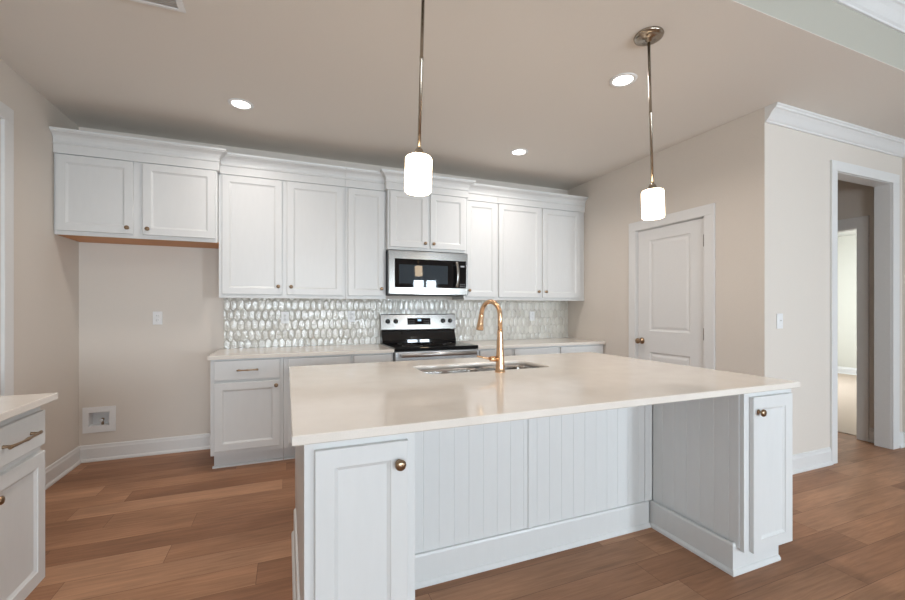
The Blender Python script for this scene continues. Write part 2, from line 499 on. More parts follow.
# hall door opening
mb = MB(); casing_boards(mb, hy0 + 0.006, hy1 - 0.006, hz1 - 0.006, 0.09, on_x(HX, -1), head=0.105)
struct(mb.build('trim_5', 'trim'), 'white casing of the doorway inside the hall', 'door casing')
mb = MB()
mb.box(HX, HX + 0.104, hy0, hy0 + 0.012, 0, hz1 - 0.012); mb.box(HX, HX + 0.104, hy1 - 0.012, hy1, 0, hz1 - 0.012); mb.box(HX, HX + 0.104, hy0, hy1, hz1 - 0.012, hz1)
struct(mb.build('trim_6', 'trim'))
# left door: casing and a closed white door set back in it
mb = MB(); casing_boards(mb, dy0 + 0.006, dy1 - 0.006, dz1 - 0.006, 0.094, on_x(XL, 1))
struct(mb.build('trim_7', 'trim'), 'white door casing at the left edge of the photo', 'door casing')
struct(box('door_2', 'trim', None, XL - 0.10, XL - 0.06, dy0 + 0.004, dy1 - 0.004, 0.006, dz1 - 0.004), 'white door behind the casing at the left edge', 'door')

# pantry door: faces -X; local x runs towards the camera, local -y faces the room
door = struct(bpy.data.objects.new('door_1', None), 'closed white two-panel door in the right wall', 'door')
COL.objects.link(door)
door.location = (XR, py1, 0); door.rotation_euler = (0, 0, -PI / 2)
dw = py1 - py0
mb = MB(); casing_boards(mb, 0.006, dw - 0.006, pz1 - 0.006, 0.092, on_y(0, -1))
mb.build('casing', 'trim', door)
mb = MB()
mb.box(0, 0.011, 0, 0.12, 0, pz1 - 0.011); mb.box(dw - 0.011, dw, 0, 0.12, 0, pz1 - 0.011); mb.box(0, dw, 0, 0.12, pz1 - 0.011, pz1)
mb.build('jamb', 'trim', door)
# leaf: flat slab with two moulded panels in front
lx0, lx1, lz0, lz1, ly = 0.014, dw - 0.014, 0.01, pz1 - 0.014, 0.012
mb = MB()
def rect(a0, a1, c0, c1, ins, y):
    return [(a0 + ins, y, c0 + ins), (a1 - ins, y, c0 + ins), (a1 - ins, y, c1 - ins), (a0 + ins, y, c1 - ins)]
stile = 0.155
rows = [(0.22, 0.86), (1.07, 1.975)]
px0, px1 = lx0 + stile - 0.012, lx1 - stile + 0.012
mb.box(lx0, lx1, ly + 0.012, ly + 0.034, lz0, lz1)
zs = [lz0] + [v for row in rows for v in row] + [lz1]
mb.box(lx0, px0, ly, ly + 0.012, lz0, lz1); mb.box(px1, lx1, ly, ly + 0.012, lz0, lz1)
for a, b_ in ((zs[0], zs[1]), (zs[2], zs[3]), (zs[4], zs[5])):
    mb.box(px0, px1, ly, ly + 0.012, a, b_)
for a, b_ in rows:
    mb.rings([rect(px0, px1, a, b_, 0, ly), rect(px0, px1, a, b_, 0.010, ly + 0.008), rect(px0, px1, a, b_, 0.022, ly + 0.010),
              rect(px0, px1, a, b_, 0.040, ly + 0.004), rect(px0, px1, a, b_, 0.046, ly + 0.003)], False, False)
    v = [mb.bm.verts.new(p) for p in rect(px0, px1, a, b_, 0.046, ly + 0.003)]
    mb.quad(v)
mb.build('leaf', 'trim', door)
mb = MB()
kx, kz = lx0 + 0.05, 0.965
mb.lathe([(0.0, 0), (0.033, 0.0), (0.033, 0.005), (0.028, 0.010), (0.013, 0.014), (0.011, 0.035), (0.016, 0.040), (0.026, 0.048), (0.029, 0.058), (0.026, 0.067), (0.014, 0.073), (0.0, 0.074)], (kx, ly, kz), '-Y')
mb.build('knob', 'brass', door)
for hz in (0.24, 1.07, 1.885):
    mb = MB(); mb.lathe([(0.009, -0.052), (0.009, 0.052)], (lx1 + 0.001, ly - 0.012, hz), 'Z', 12); mb.box(lx1 - 0.012, lx1 + 0.008, ly - 0.006, ly, hz - 0.046, hz + 0.046)
    mb.build('hinge', 'hinge', door)

# windows behind the camera
for k, (x0, x1, z0, z1, n) in enumerate(WINS):
    w = struct(bpy.data.objects.new(f'window_{k + 1}', None)); COL.objects.link(w); w.location = (x0, YF, z0)
    ww, hh = x1 - x0, z1 - z0
    mb = MB()
    mb.box(0, 0.05, -0.10, -0.03, 0, hh); mb.box(ww - 0.05, ww, -0.10, -0.03, 0, hh)
    mb.box(0, ww, -0.10, -0.03, 0, 0.05); mb.box(0, ww, -0.10, -0.03, hh - 0.05, hh)
    for i in range(1, n):
        c = ww * i / n; mb.box(c - 0.04, c + 0.04, -0.10, -0.03, 0.05, hh - 0.05)
    for i in range(n):
        mb.box(ww * i / n + 0.04, ww * (i + 1) / n - 0.04, -0.09, -0.05, hh * 0.5 - 0.02, hh * 0.5 + 0.02)
    mb.build('window_frame', 'trim', w)
    box('pane', 'pane', w, 0.03, ww - 0.03, -0.072, -0.068, 0.03, hh - 0.03)
    mb = MB()
    mb.box(-0.09, 0, 0, 0.018, -0.02, hh + 0.09); mb.box(ww, ww + 0.09, 0, 0.018, -0.02, hh + 0.09); mb.box(0, ww, 0, 0.018, hh, hh + 0.09)
    mb.build('casing', 'trim', w)
    box('window_sill', 'trim', w, -0.11, ww + 0.11, -0.03, 0.05, -0.03, 0, bev=0.004)

# ------------------------------------------------------------------ hardware
def knob(parent, x, z, yf, s=1.0, label=None):
    mb = MB()
    mb.lathe([(0.0, 0), (0.011 * s, 0), (0.011 * s, 0.002), (0.006 * s, 0.004), (0.0055 * s, 0.013), (0.009 * s, 0.017), (0.0155 * s, 0.020),
              (0.0165 * s, 0.024), (0.0145 * s, 0.029), (0.008 * s, 0.032), (0, 0.033)], (x, yf, z), '-Y', 20)
    return mb.build('knob', 'brass', parent)

def pull(parent, x, z, yf, ln=0.17, axis='x'):
    """Bow pull: two posts and a slim bar swelling to a band in the middle."""
    mb = MB()
    h = ln / 2
    pts, rad = [], []
    for i in range(17):
        t = -1 + i / 8
        y = yf - 0.026 - 0.006 * (1 - t * t)
        pts.append((x + h * t, y, z)); rad.append(0.0042 + 0.0022 * abs(t) ** 3 + 0.0022 * math.exp(-(t / 0.13) ** 2))
    mb.tube(pts, rad, 10, flat=1.2)
    for s in (-1, 1):
        mb.lathe([(0.0075, 0), (0.006, 0.004), (0.0052, 0.02), (0.006, 0.026)], (x + s * h * 0.86, yf, z), '-Y', 12)
    return mb.build('pull', 'brass', parent)

# ------------------------------------------------------------------ cabinets (local x = along the face, -y = front)
CC = [(0.0, -0.036), (0.017, -0.036), (0.017, 0.032), (0.023, 0.034), (0.026, 0.040), (0.023, 0.047), (0.018, 0.050), (0.018, 0.062), (0.022, 0.074), (0.032, 0.092), (0.050, 0.106), (0.064, 0.111),
      (0.066, 0.117), (0.074, 0.119), (0.077, 0.134), (0.0, 0.134)]
ZCR = 2.496     # underside of the cabinet crown

def upper_cabinet(label, x0, x1, yfd, z0, doors, knobs, crown_left=False, crown_right=False, wood=False, rail=True, door_z=(1.42, 2.452)):
    """doors: list of (x0,x1); knobs: list of (x,z) per door. yfd = door front."""
    t = thing('wall_cabinet', label, 'cabinet', (x0, YB, z0), 0, 'white wall cabinets in a row')
    w = x1 - x0
    yc = yfd + 0.021 - YB           # carcass front, local
    mb = MB()
    mb.box(0, w, yc + 0.019, 0, 0.012 if wood else 0.0, ZCR - z0 + 0.12)
    # face frame: stiles and rails as one flat front
    mb.box(0, w, yc, yc + 0.019, 0, ZCR - z0 + 0.12)
    mb.build('cabinet_body', 'cab', t)
    if wood:
        box('cabinet_bottom', 'wood_bottom', t, 0.004, w - 0.002, yc + 0.02, -0.004, 0, 0.012)['label'] = 'unpainted orange-brown wood underside'
    if rail:
        mb = MB(); mb.box(0, w, yc - 0.008, yc + 0.012, -0.008, 0.016, bev=0.003)
        mb.build('light_rail', 'cab', t)
    for (a, b_), kn in zip(doors, knobs):
        d = MB().shaker(a - x0, b_ - x0, door_z[0] - z0, door_z[1] - z0, yfd - YB).build('door', 'cab', t)
        knob(d, kn[0] - x0, kn[1] - z0, yfd - YB)
    path = []
    if crown_left: path.append((0, -0.3395))
    path += [(0, yc), (w, yc)]
    if crown_right: path.append((w, -0.3395))
    MB().sweep(path, [(o, z + ZCR - z0) for o, z in CC]).build('crown_moulding', 'cab', t)
    return t

YU, YP = 4.043, 3.963           # door fronts: plain run, projecting units
upper_cabinet('wide short white wall cabinet over the empty fridge space', XL + 0.003, -0.548, YP, 1.852,
              [(-1.602, -1.128), (-1.066, -0.560)], [(-1.163, 1.928), (-1.030, 1.928)], crown_right=True, wood=True, rail=False, door_z=(1.882, 2.452))
upper_cabinet('tall white two-door wall cabinet left of the microwave', -0.546, 0.521, YU, 1.394,
              [(-0.519, -0.040), (0.001, 0.497)], [(-0.072, 1.492), (0.036, 1.492)])
upper_cabinet('narrow white one-door wall cabinet touching the microwave on its left', 0.523, 0.914, YU, 1.394, [(0.545, 0.897)], [(0.866, 1.488)])
upper_cabinet('short white two-door wall cabinet above the microwave', 0.916, 1.757, YP, 1.876,
              [(0.936, 1.322), (1.352, 1.738)], [(1.292, 1.948), (1.382, 1.948)], crown_left=True, crown_right=True, rail=False, door_z=(1.902, 2.452))
upper_cabinet('narrow white one-door wall cabinet touching the microwave on its right', 1.759, 2.165, YU, 1.394, [(1.785, 2.153)], [(1.815, 1.488)])
upper_cabinet('tall white two-door wall cabinet in the right back corner', 2.167, XR - 0.003, YU, 1.394,
              [(2.179, 2.725), (2.753, 3.282)], [(2.690, 1.488), (2.790, 1.488)])

ZT = 0.92            # top of all worktops
TH = 0.03
def base_cabinet(label, loc, rotz, w, depth, bays, drawers, doors, toe=0.090, group='white base cabinets with brass pulls', zb=0.125, shoe=True, toe_left=False):
    """bays unused; drawers: (x0,x1,z0,z1,pull_len); doors: (x0,x1,z0,z1,knob_x,knob_z). Face frame front at local y=0."""
    t = thing('base_cabinet', label, 'cabinet', loc, rotz, group)
    mb = MB()
    mb.box(0, w, 0, 0.019, zb, ZT - TH)
    mb.box(0, w, 0.019, depth, zb, ZT - TH)
    mb.build('cabinet_body', 'cab', t)
    mb = MB()
    mb.box(0.012 if toe_left else 0, w, toe, depth, 0, zb)
    if shoe:
        mb.sweep([(0.002, toe), (w, toe)], [(0, 0), (0.016, 0), (0.015, 0.008), (0.009, 0.015), (0, 0.017)])
    mb.build('toe_kick', 'cab', t)
    for x0, x1, z0, z1, ln in drawers:
        d = MB().box(x0, x1, -0.020, -0.0005, z0, z1, bev=0.003).build('drawer', 'cab', t)
        pull(d, (x0 + x1) / 2, (z0 + z1) / 2, -0.020, ln)
    for x0, x1, z0, z1, kx, kz in doors:
        d = MB().shaker(x0, x1, z0, z1, -0.020).build('door', 'cab', t)
        knob(d, kx, kz, -0.020)
    return t

YBF = 3.735          # base face frame
DB = YB - YBF - 0.002
D1, D2 = (0.722, 0.876), (0.160, 0.700)
def brow(label, x0, x1, dr, doors, tl=False):
    base_cabinet(label, (x0, YBF, 0), 0, x1 - x0, DB, None,
                 [(a - x0, b_ - x0, D1[0], D1[1], ln) for a, b_, ln in dr],
                 [(a - x0, b_ - x0, D2[0], D2[1], kx - x0, kz) for a, b_, kx, kz in doors], toe_left=tl)
brow('white base cabinet at the left end of the back counter', -0.560, -0.028, [(-0.533, -0.053, 0.155)], [(-0.533, -0.053, -0.082, 0.662)], True)
brow('white base cabinet second from left along the back counter', -0.026, 0.533, [(0.013, 0.516, 0.155)], [(0.013, 0.516, 0.042, 0.662)])
brow('white base cabinet directly left of the range', 0.535, 0.911, [(0.552, 0.893, 0.155)], [(0.552, 0.893, 0.865, 0.662)])
brow('narrow white base cabinet directly right of the range', 1.761, 2.168, [(1.790, 2.150, 0.155)], [(1.790, 2.150, 1.82, 0.662)])
brow('white base cabinet in the middle right of the range', 2.170, 2.738, [(2.186, 2.715, 0.155)], [(2.186, 2.715, 2.69, 0.662)])
brow('white base cabinet in the corner by the right wall', 2.740, XR - 0.003, [(2.762, 3.335, 0.155)], [(2.762, 3.335, 2.79, 0.662)])
tag(box('countertop', 'quartz', None, -0.577, 0.912, 3.700, YB - 0.001, ZT - TH, ZT, bev=0.003), 'cream quartz countertop on the back cabinets left of the range', 'countertop')
tag(box('countertop', 'quartz', None, 1.760, XR - 0.002, 3.700, YB - 0.001, ZT - TH, ZT, bev=0.003), 'cream quartz countertop on the back cabinets right of the range', 'countertop')

# cabinet run on the left wall, facing +X
XLF = -1.000
base_cabinet('white base cabinet at the left edge of the photo, against the left wall', (XLF, 1.920, 0), PI / 2, 0.425, XLF - XL - 0.002, None,
             [(0.016, 0.418, 0.704, 0.852, 0.21)], [(0.016, 0.418, 0.120, 0.676, 0.066, 0.602)], zb=0.11)
base_cabinet('white base cabinet nearer the camera on the left wall, outside the frame', (XLF, 1.150, 0), PI / 2, 0.765, XLF - XL - 0.002, None,
             [(0.016, 0.750, 0.704, 0.852, 0.21)], [(0.016, 0.380, 0.120, 0.676, 0.34, 0.602), (0.384, 0.750, 0.120, 0.676, 0.43, 0.602)], zb=0.11)
tag(box('countertop', 'quartz', None, XL + 0.001, -0.945, 1.125, 2.358, ZT - TH, ZT, bev=0.003), 'cream quartz countertop on the cabinet at the left edge', 'countertop')

# ------------------------------------------------------------------ tiled backsplash
bx0, bx1, bz0, bz1 = -0.548, XR - 0.001, ZT + 0.0005, 1.393
sp = tag(box('backsplash', 'grout', None, bx0, bx1, YB - 0.006, YB - 0.0005, bz0, bz1), 'glossy off-white elongated hexagon tile backsplash behind the range', 'backsplash')
mb = MB()
tw, pitch, hh, tip = 0.0575, 0.060, 0.0615, 0.030
row_h = 2 * hh - tip + 0.003
for r_ in range(-1, 7):
    for c_ in range(-1, 68):
        cx = bx0 + 0.02 + c_ * pitch + (pitch / 2 if r_ % 2 else 0)
        cz = bz0 + 0.02 + r_ * row_h
        if cx < bx0 - 0.04 or cx > bx1 + 0.04 or cz > bz1 + 0.07: continue
        h2 = tw / 2
        out = [(0, -hh), (h2, -hh + tip), (h2, 0), (h2, hh - tip), (0, hh), (-h2, hh - tip), (-h2, 0), (-h2, -hh + tip)]
        ax, az = random.uniform(-0.02, 0.02), random.uniform(-0.03, 0.03)
        def P(s, d):
            return [(cx + x * s, YB - 0.006 - d - ((x * s) * ax + (z * s) * az if d > 0.003 else 0), cz + z * s) for x, z in out]
        rg = [P(1, 0.0), P(0.985, 0.0030), P(0.90, 0.0042), P(0.65, 0.0054), P(0.35, 0.0060)]
        R = [[mb.bm.verts.new(p) for p in ring] for ring in rg]
        for a, b_ in zip(R, R[1:]):
            for i in range(8):
                mb.quad((a[i], a[(i + 1) % 8], b_[(i + 1) % 8], b_[i]), True)
        cv = mb.bm.verts.new((cx, YB - 0.0122, cz))
        for i in range(8):
            mb.quad((R[-1][i], R[-1][(i + 1) % 8], cv), True)
for co, no in (((bx0, 0, 0), (-1, 0, 0)), ((bx1, 0, 0), (1, 0, 0)), ((0, 0, bz0), (0, 0, -1)), ((0, 0, bz1), (0, 0, 1))):
    bmesh.ops.bisect_plane(mb.bm, geom=mb.bm.verts[:] + mb.bm.edges[:] + mb.bm.faces[:], plane_co=co, plane_no=no, clear_outer=True)
tl = mb.build('tiles', 'tile', sp)

# ------------------------------------------------------------------ outlets and switch
def plate(name, label, cat, loc, rotz=0, kind='outlet', group=None):
    t = thing(name, label, cat, loc, rotz, group)
    MB().box(-0.036, 0.036, -0.007, 0, -0.058, 0.058, bev=0.003).build('cover_plate', 'plastic', t)
    if kind == 'outlet':
        for s in (-1, 1):
            f = MB().lathe([(0.0165, 0), (0.0165, 0.002), (0.015, 0.003), (0, 0.003)], (0, -0.007, s * 0.02), '-Y', 16).build('socket', 'plastic', t)
            mb = MB(); mb.box(-0.008, -0.005, -0.0106, -0.0098, s * 0.02 - 0.002, s * 0.02 + 0.007); mb.box(0.005, 0.008, -0.0106, -0.0098, s * 0.02 - 0.002, s * 0.02 + 0.007)
            mb.build('slot', 'slot', f)
    else:
        MB().box(-0.006, 0.006, -0.009, -0.0065, -0.014, 0.014).build('switch_surround', 'grey_line' if False else 'plastic', t)
        MB().box(-0.004, 0.004, -0.020, -0.009, 0.000, 0.010, bev=0.0015).build('toggle', 'plastic', t)
    return t
YT = YB - 0.0124
plate('outlet', 'white outlet on the shiny tiles at the left of the backsplash', 'outlet', (-0.017, YT, 1.205), group='outlets on the backsplash')
plate('outlet', 'white outlet on the tiles just left of the range', 'outlet', (0.622, YT, 1.212), group='outlets on the backsplash')
plate('outlet', 'white outlet on the tiles right of the faucet', 'outlet', (2.815, YT, 1.200), group='outlets on the backsplash')
plate('outlet', 'white outlet on the beige wall under the short wall cabinet', 'outlet', (-1.067, YB - 0.0005, 1.209))
plate('light_switch', 'white toggle light switch beside the tall cased opening', 'switch', (3.534, YC - 0.0005, 1.197), kind='switch')

# recessed water valve box for the fridge
t = thing('water_valve_box', 'white recessed water valve box low on the wall in the fridge space', 'valve box', (-1.484, YB, 0.345))
mb = MB()
a0, a1, c0, c1 = -0.112, 0.116, -0.104, 0.112
i0, i1, k0, k1 = vx0 + 1.484, vx1 + 1.484, vz0 - 0.345, vz1 - 0.345
mb.box(a0, i0, -0.008, -0.0005, c0, c1, bev=0.002); mb.box(i1, a1, -0.008, -0.0005, c0, c1, bev=0.002)
mb.box(i0 - 0.001, i1 + 0.001, -0.008, -0.0005, c0, k0, bev=0.002); mb.box(i0 - 0.001, i1 + 0.001, -0.008, -0.0005, k1, c1, bev=0.002)
mb.build('bezel', 'plastic', t)
mb = MB()
mb.box(i0 + 0.0005, i0 + 0.004, -0.004, 0.08, k0 + 0.0005, k1 - 0.0005); mb.box(i1 - 0.004, i1 - 0.0005, -0.004, 0.08, k0 + 0.0005, k1 - 0.0005)
mb.box(i0 + 0.004, i1 - 0.004, -0.004, 0.08, k0 + 0.0005, k0 + 0.004); mb.box(i0 + 0.004, i1 - 0.004, -0.004, 0.08, k1 - 0.004, k1 - 0.0005)
mb.box(i0 + 0.004, i1 - 0.004, 0.076, 0.08, k0 + 0.004, k1 - 0.004)
mb.build('recess', 'plastic', t)
mb = MB()
mb.lathe([(0.010, 0), (0.010, 0.018), (0.007, 0.020), (0.007, 0.035), (0.011, 0.036), (0.011, 0.052), (0.006, 0.055), (0.0, 0.056)], (0.012, 0.035, k0 + 0.004), 'Z', 14)
mb.lathe([(0.006, 0), (0.006, 0.025), (0.004, 0.026)], (0.012, 0.035, k0 + 0.046), '-Y', 12)
v = mb.build('valve', 'brass', t)
MB().lathe([(0.004, 0), (0.013, 0.001), (0.013, 0.007), (0.004, 0.008)], (0.012, 0.010, k0 + 0.046), '-Y', 14).build('valve_handle', 'plastic', v)

# ------------------------------------------------------------------ microwave
mx0, mx1, mz0, mz1 = 0.918, 1.755, 1.428, 1.866
MF = 3.945
t = thing('microwave', 'stainless over-range microwave under the short wall cabinet', 'microwave', (mx0, MF, mz0))
w, h = mx1 - mx0, mz1 - mz0
mb = MB()
mb.box(0.002, w - 0.002, 0.035, YB - MF - 0.016, 0.004, h, bev=0.003)
mb.build('microwave_body', 'black', t)
mb = MB()     # stainless door frame around dark glass
gx0, gx1, gz0, gz1 = 0.060, w - 0.016, 0.075, h - 0.082
mb.box(0, w, 0.012, 0.034, 0.008, h - 0.002, bev=0.003)
mb.box(0, gx0, 0, 0.012, 0.008, h - 0.002, bev=0.002); mb.box(gx1, w, 0, 0.012, 0.008, h - 0.002, bev=0.002)
mb.box(gx0 - 0.002, gx1 + 0.002, 0, 0.012, 0.008, gz0, bev=0.002); mb.box(gx0 - 0.002, gx1 + 0.002, 0, 0.012, gz1, h - 0.002, bev=0.002)
dr = mb.build('door', 'steel', t)
split = gx0 + (gx1 - gx0) * 0.895
box('door_glass', 'black_glass', dr, gx0, split - 0.004, 0.004, 0.012, gz0, gz1)
box('window', 'window_glass', dr, gx0 + 0.042, split - 0.125, 0.003, 0.0042, gz0 + 0.038, gz1 - 0.055)
mb = MB()
hp = []
hx = split - 0.040
for i in range(13):
    q = -1 + i / 6
    hp.append((hx + 0.010 * (1 - q * q), -0.030 - 0.016 * (1 - q * q), gz0 + 0.008 + (gz1 - gz0 - 0.02) * (q + 1) / 2))
mb.tube(hp, 0.018, 12, flat=0.6)
for zz in (hp[1][2], hp[-2][2]):
    mb.lathe([(0.010, -0.004), (0.010, 0.034)], (hx, 0.0, zz), '-Y', 12)
mb.build('handle', 'steel', dr)
cp = box('control_panel', 'black_glass', t, split - 0.003, gx1, 0.004, 0.012, gz0, gz1)
box('display', 'button', cp, split + 0.018, gx1 - 0.02, 0.0032, 0.0042, gz1 - 0.062, gz1 - 0.046)
for i in range(2):
    for j in range(3):
        box('button', 'button', cp, split + 0.012 + j * 0.021, split + 0.022 + j * 0.021, 0.0032, 0.0042, gz0 + 0.016 + i * 0.022, gz0 + 0.022 + i * 0.022)
box('vent_grille', 'dark', t, 0.03, w - 0.03, 0.06, 0.30, 0.0, 0.0045)

# ------------------------------------------------------------------ range
rx0, rx1, RF = 0.915, 1.757, 3.700
t = thing('range', 'stainless electric range with black glass cooktop between the back counters', 'stove', (rx0, RF, 0))
w = rx1 - rx0
D = YB - RF - 0.016
mb = MB()
mb.box(0.003, w - 0.003, 0.03, D, 0.03, 0.900)
mb.box(0.03, w - 0.03, 0.06, D - 0.02, 0.0, 0.03)
mb.build('range_body', 'black', t)
ct = MB().box(0, w, -0.012, D - 0.07, 0.900, 0.932, bev=0.006).build('cooktop', 'black_glass', t)
for bxx, byy, br_ in ((0.21, 0.15, 0.10), (0.62, 0.15, 0.085), (0.21, 0.42, 0.075), (0.62, 0.42, 0.10)):
    MB().lathe([(br_ - 0.004, 0), (br_ - 0.004, 0.0006), (br_, 0.0006), (br_, 0)], (bxx, byy, 0.9321), 'Z', 40, caps=False).build('burner', 'grey_line', ct)
# back guard: curved black foot, stainless control panel on top
mb = MB()
prof = [(D, 0.900), (D - 0.115, 0.930), (D - 0.112, 0.960), (D - 0.10, 0.990), (D - 0.085, 1.020), (D - 0.077, 1.050), (D - 0.075, 1.066), (D, 1.066)]
mb.rings([[(x, y, z) for y, z in prof] for x in (0.008, w - 0.008)], True, False)
mb.build('backguard', 'black_glass', t)
mb = MB()
prof = [(D, 1.066), (D - 0.086, 1.066), (D - 0.090, 1.072), (D - 0.074, 1.226), (D - 0.066, 1.234), (D, 1.234)]
mb.rings([[(x, y, z) for y, z in prof] for x in (0.0, w)], True, False)
cpn = mb.build('control_panel', 'steel', t)
def on_panel(z): return D - 0.090 + 0.016 * (z - 1.072) / 0.154
mb = MB()
for kx_ in (0.070, 0.155):
    pass
for kx_ in (0.072, 0.158, w - 0.150, w - 0.066):
    MB().lathe([(0.025, 0), (0.025, 0.006), (0.021, 0.008), (0.019, 0.026), (0.016, 0.029), (0, 0.029)], (kx_, on_panel(1.158) + 0.001, 1.158), '-Y', 20).build('knob', 'black', cpn)
mb.bm.free()
def tilted(name, mat, parent, a0, a1, c0, c1, lift):
    mb = MB()
    mb.rings([[(x, on_panel(c0) - lift, c0), (x, on_panel(c1) - lift, c1), (x, on_panel(c1) + 0.004, c1), (x, on_panel(c0) + 0.004, c0)] for x in (a0, a1)], True, False)
    return mb.build(name, mat, parent)
dsp = tilted('display', 'black_glass', cpn, 0.285, 0.545, 1.120, 1.190, 0.002)
tilted('clock', 'display', dsp, 0.400, 0.440, 1.158, 1.176, 0.0026)
for i in range(3):
    for j in range(2):
        for s_ in (0.302, 0.470):
            tilted('button', 'button', dsp, s_ + i * 0.024, s_ + 0.010 + i * 0.024, 1.136 + j * 0.024, 1.141 + j * 0.024, 0.0026)
mb = MB()
mb.box(0.002, w - 0.002, -0.022, 0.028, 0.806, 0.893, bev=0.004)
mb.box(0.002, 0.075, -0.018, 0.028, 0.19, 0.806); mb.box(w - 0.075, w - 0.002, -0.018, 0.028, 0.19, 0.806); mb.box(0.075, w - 0.075, -0.018, 0.028, 0.19, 0.25)
od = mb.build('oven_door', 'satin_steel', t)
box('oven_window', 'black_glass', od, 0.075, w - 0.075, -0.019, 0.024, 0.25, 0.805)
mb = MB()
mb.tube([(0.045, -0.060, 0.866), (w - 0.045, -0.060, 0.866)], 0.020, 18)
for q in (0.075, w - 0.075):
    mb.tube([(q, -0.020, 0.865), (q, -0.056, 0.865)], 0.012, 10)
mb.build('handle', 'satin_steel', od)
MB().box(0.002, w - 0.002, -0.016, 0.028, 0.035, 0.182, bev=0.003).build('drawer', 'steel', t)

# ------------------------------------------------------------------ island
IX0, IX1, IY0, IY1 = 0.014, 2.432, 1.293, 2.860     # worktop outline
CX0, CX1 = 0.048, 2.405                              # cabinet sides
YFI = 1.318                                          # face frames of the two end cabinets
YPN = 1.849                                          # recessed panelled back of the island
ZU = ZT - TH                                         # underside of the worktop
LX1, RX0 = 0.394, 2.039                              # inner faces of the end cabinets

# worktop with the sink cut-out
SX0, SX1, SY0, SY1 = 0.745, 1.585, 2.215, 2.590
wt = tag(MB().slab([(IX0, IY0), (IX1, IY0), (IX1, IY1), (IX0, IY1)], rrect(SX0, SX1, SY0, SY1, 0.06), ZU, ZT).build('countertop', 'quartz', None),
         'large cream quartz worktop of the kitchen island', 'countertop')

def beadboard(mb, u0, u1, z0, z1, put, spacing=0.078, gw=0.006, gd=0.0019, first=0.5):
    """Flat board with V grooves; put(u, depth, z) -> point."""
    us = [(u0, 0)]
    u = u0 + spacing * first
    while u < u1 - gw:
        us += [(u - gw / 2, 0), (u - gw / 5, gd), (u + gw / 5, gd), (u + gw / 2, 0)]
        u += spacing
    us.append((u1, 0))
    us += [(u1, 0.010), (u0, 0.010)]
    mb.rings([[put(a, d, z) for a, d in us] for z in (z0, z1)], True, False)
IB = [(0, 0), (0.024, 0), (0.023, 0.012), (0.017, 0.021), (0.012, 0.024), (0.012, 0.138), (0.008, 0.148), (0, 0.150)]

isl = thing('kitchen_island', 'white island body with grooved panels under the large worktop', 'kitchen island', (0, YPN, 0))
o_ = YPN
mb = MB()    # hollow carcass: two sides, floor, kitchen-side front
mb.box(CX0, CX0 + 0.019, 0.012, 2.80 - o_, 0.11, ZU)
mb.box(CX1 - 0.019, CX1, 0.012, 2.80 - o_, 0.11, ZU)
mb.box(CX0 + 0.019, CX1 - 0.019, 0.012, 0.030, 0.0, ZU)
mb.box(CX0 + 0.019, CX1 - 0.019, 0.030, 2.80 - o_, 0.11, 0.128)
mb.box(CX0 + 0.019, CX1 - 0.019, 2.781 - o_, 2.80 - o_, 0.128, ZU)
mb.box(CX0, CX1, 2.70 - o_, 2.715 - o_, 0, 0.11)
mb.box(CX0, CX0 + 0.015, 0.012, 2.70 - o_, 0, 0.11); mb.box(CX1 - 0.055, CX1 - 0.040, 0.012, 2.70 - o_, 0, 0.11)
mb.build('cabinet_body', 'cab', isl)
for u0, u1, fst in ((LX1 + 0.009, 1.168, 0.45), (1.186, 1.975, 0.45)):
    mb = MB(); beadboard(mb, u0, u1, 0.150, ZU, lambda u, d, z: (u, 0.002 + d, z), first=fst)
    mb.build('beadboard_panel', 'cab', isl)
MB().box(1.166, 1.188, -0.005, 0.012, 0.150, ZU, bev=0.002).build('batten', 'cab', isl)
MB().box(1.972, 2.028, -0.005, 0.012, 0.150, ZU, bev=0.002).build('batten', 'cab', isl)
MB().sweep([(LX1 + 0.009, 0.012), (1.995, 0.012)], [(0.0, 0), (0.036, 0), (0.035, 0.012), (0.029, 0.021), (0.024, 0.024), (0.024, 0.138), (0.020, 0.148), (0, 0.150)]).build('baseboard', 'cab', isl)
MB().sweep([(CX0, 2.53 - o_), (CX0, 0.0)], IB).build('baseboard', 'cab', isl)
# kitchen-side doors
for a, b_ in ((0.08, 0.60), (0.64, 1.15), (1.19, 1.70), (1.74, 2.36)):
    mb = MB()
    mb.shaker(-b_, -a, 0.15, 0.85, 0.0)
    for vtx in mb.bm.verts:
        vtx.co = Vector((-vtx.co.x, 2.82 - o_ - vtx.co.y, vtx.co.z))
    mb.build('door', 'cab', isl)

def end_cabinet(label, x0, x1, d, kx, kz, side, base_x):
    """side: which side faces the knee space and carries the grooved panel."""
    t = thing('end_cabinet', label, 'cabinet', (x0, YFI, 0), 0, 'end cabinets of the island')
    w = x1 - x0
    dep = YPN - YFI - 0.001
    mb = MB()
    mb.box(0.0 if side == 'right' else 0.003, w - 0.003 if side == 'right' else w, 0.019, dep, 0.125, ZU)
    mb.box(base_x[0], base_x[1], 0.045, dep, 0, 0.125)
    mb.build('cabinet_body', 'cab', t)
    MB().box(0, w, 0, 0.019, 0.118, ZU - 0.0005, bev=0.0015).build('face_frame', 'cab', t)
    dd = MB().shaker(d[0] - x0, d[1] - x0, 0.116, 0.866, -0.021, st=0.057, slope=0.012).build('door', 'cab', t)
    knob(dd, kx - x0, kz, -0.021, 1.1)
    xi, s = (w - 0.003, 1) if side == 'right' else (0.003, -1)
    mb = MB(); beadboard(mb, 0.020, dep - 0.006, 0.130, ZU, lambda u, dpt, z: (xi + s * (0.010 - dpt), u, z), first=0.6)
    mb.build('beadboard_panel', 'cab', t)
    return t, dep, w
t, dep, w = end_cabinet('white end cabinet at the left of the island, nearest the camera', CX0, LX1, (0.078, 0.366), 0.335, 0.797, 'right', (0, LX1 - CX0))
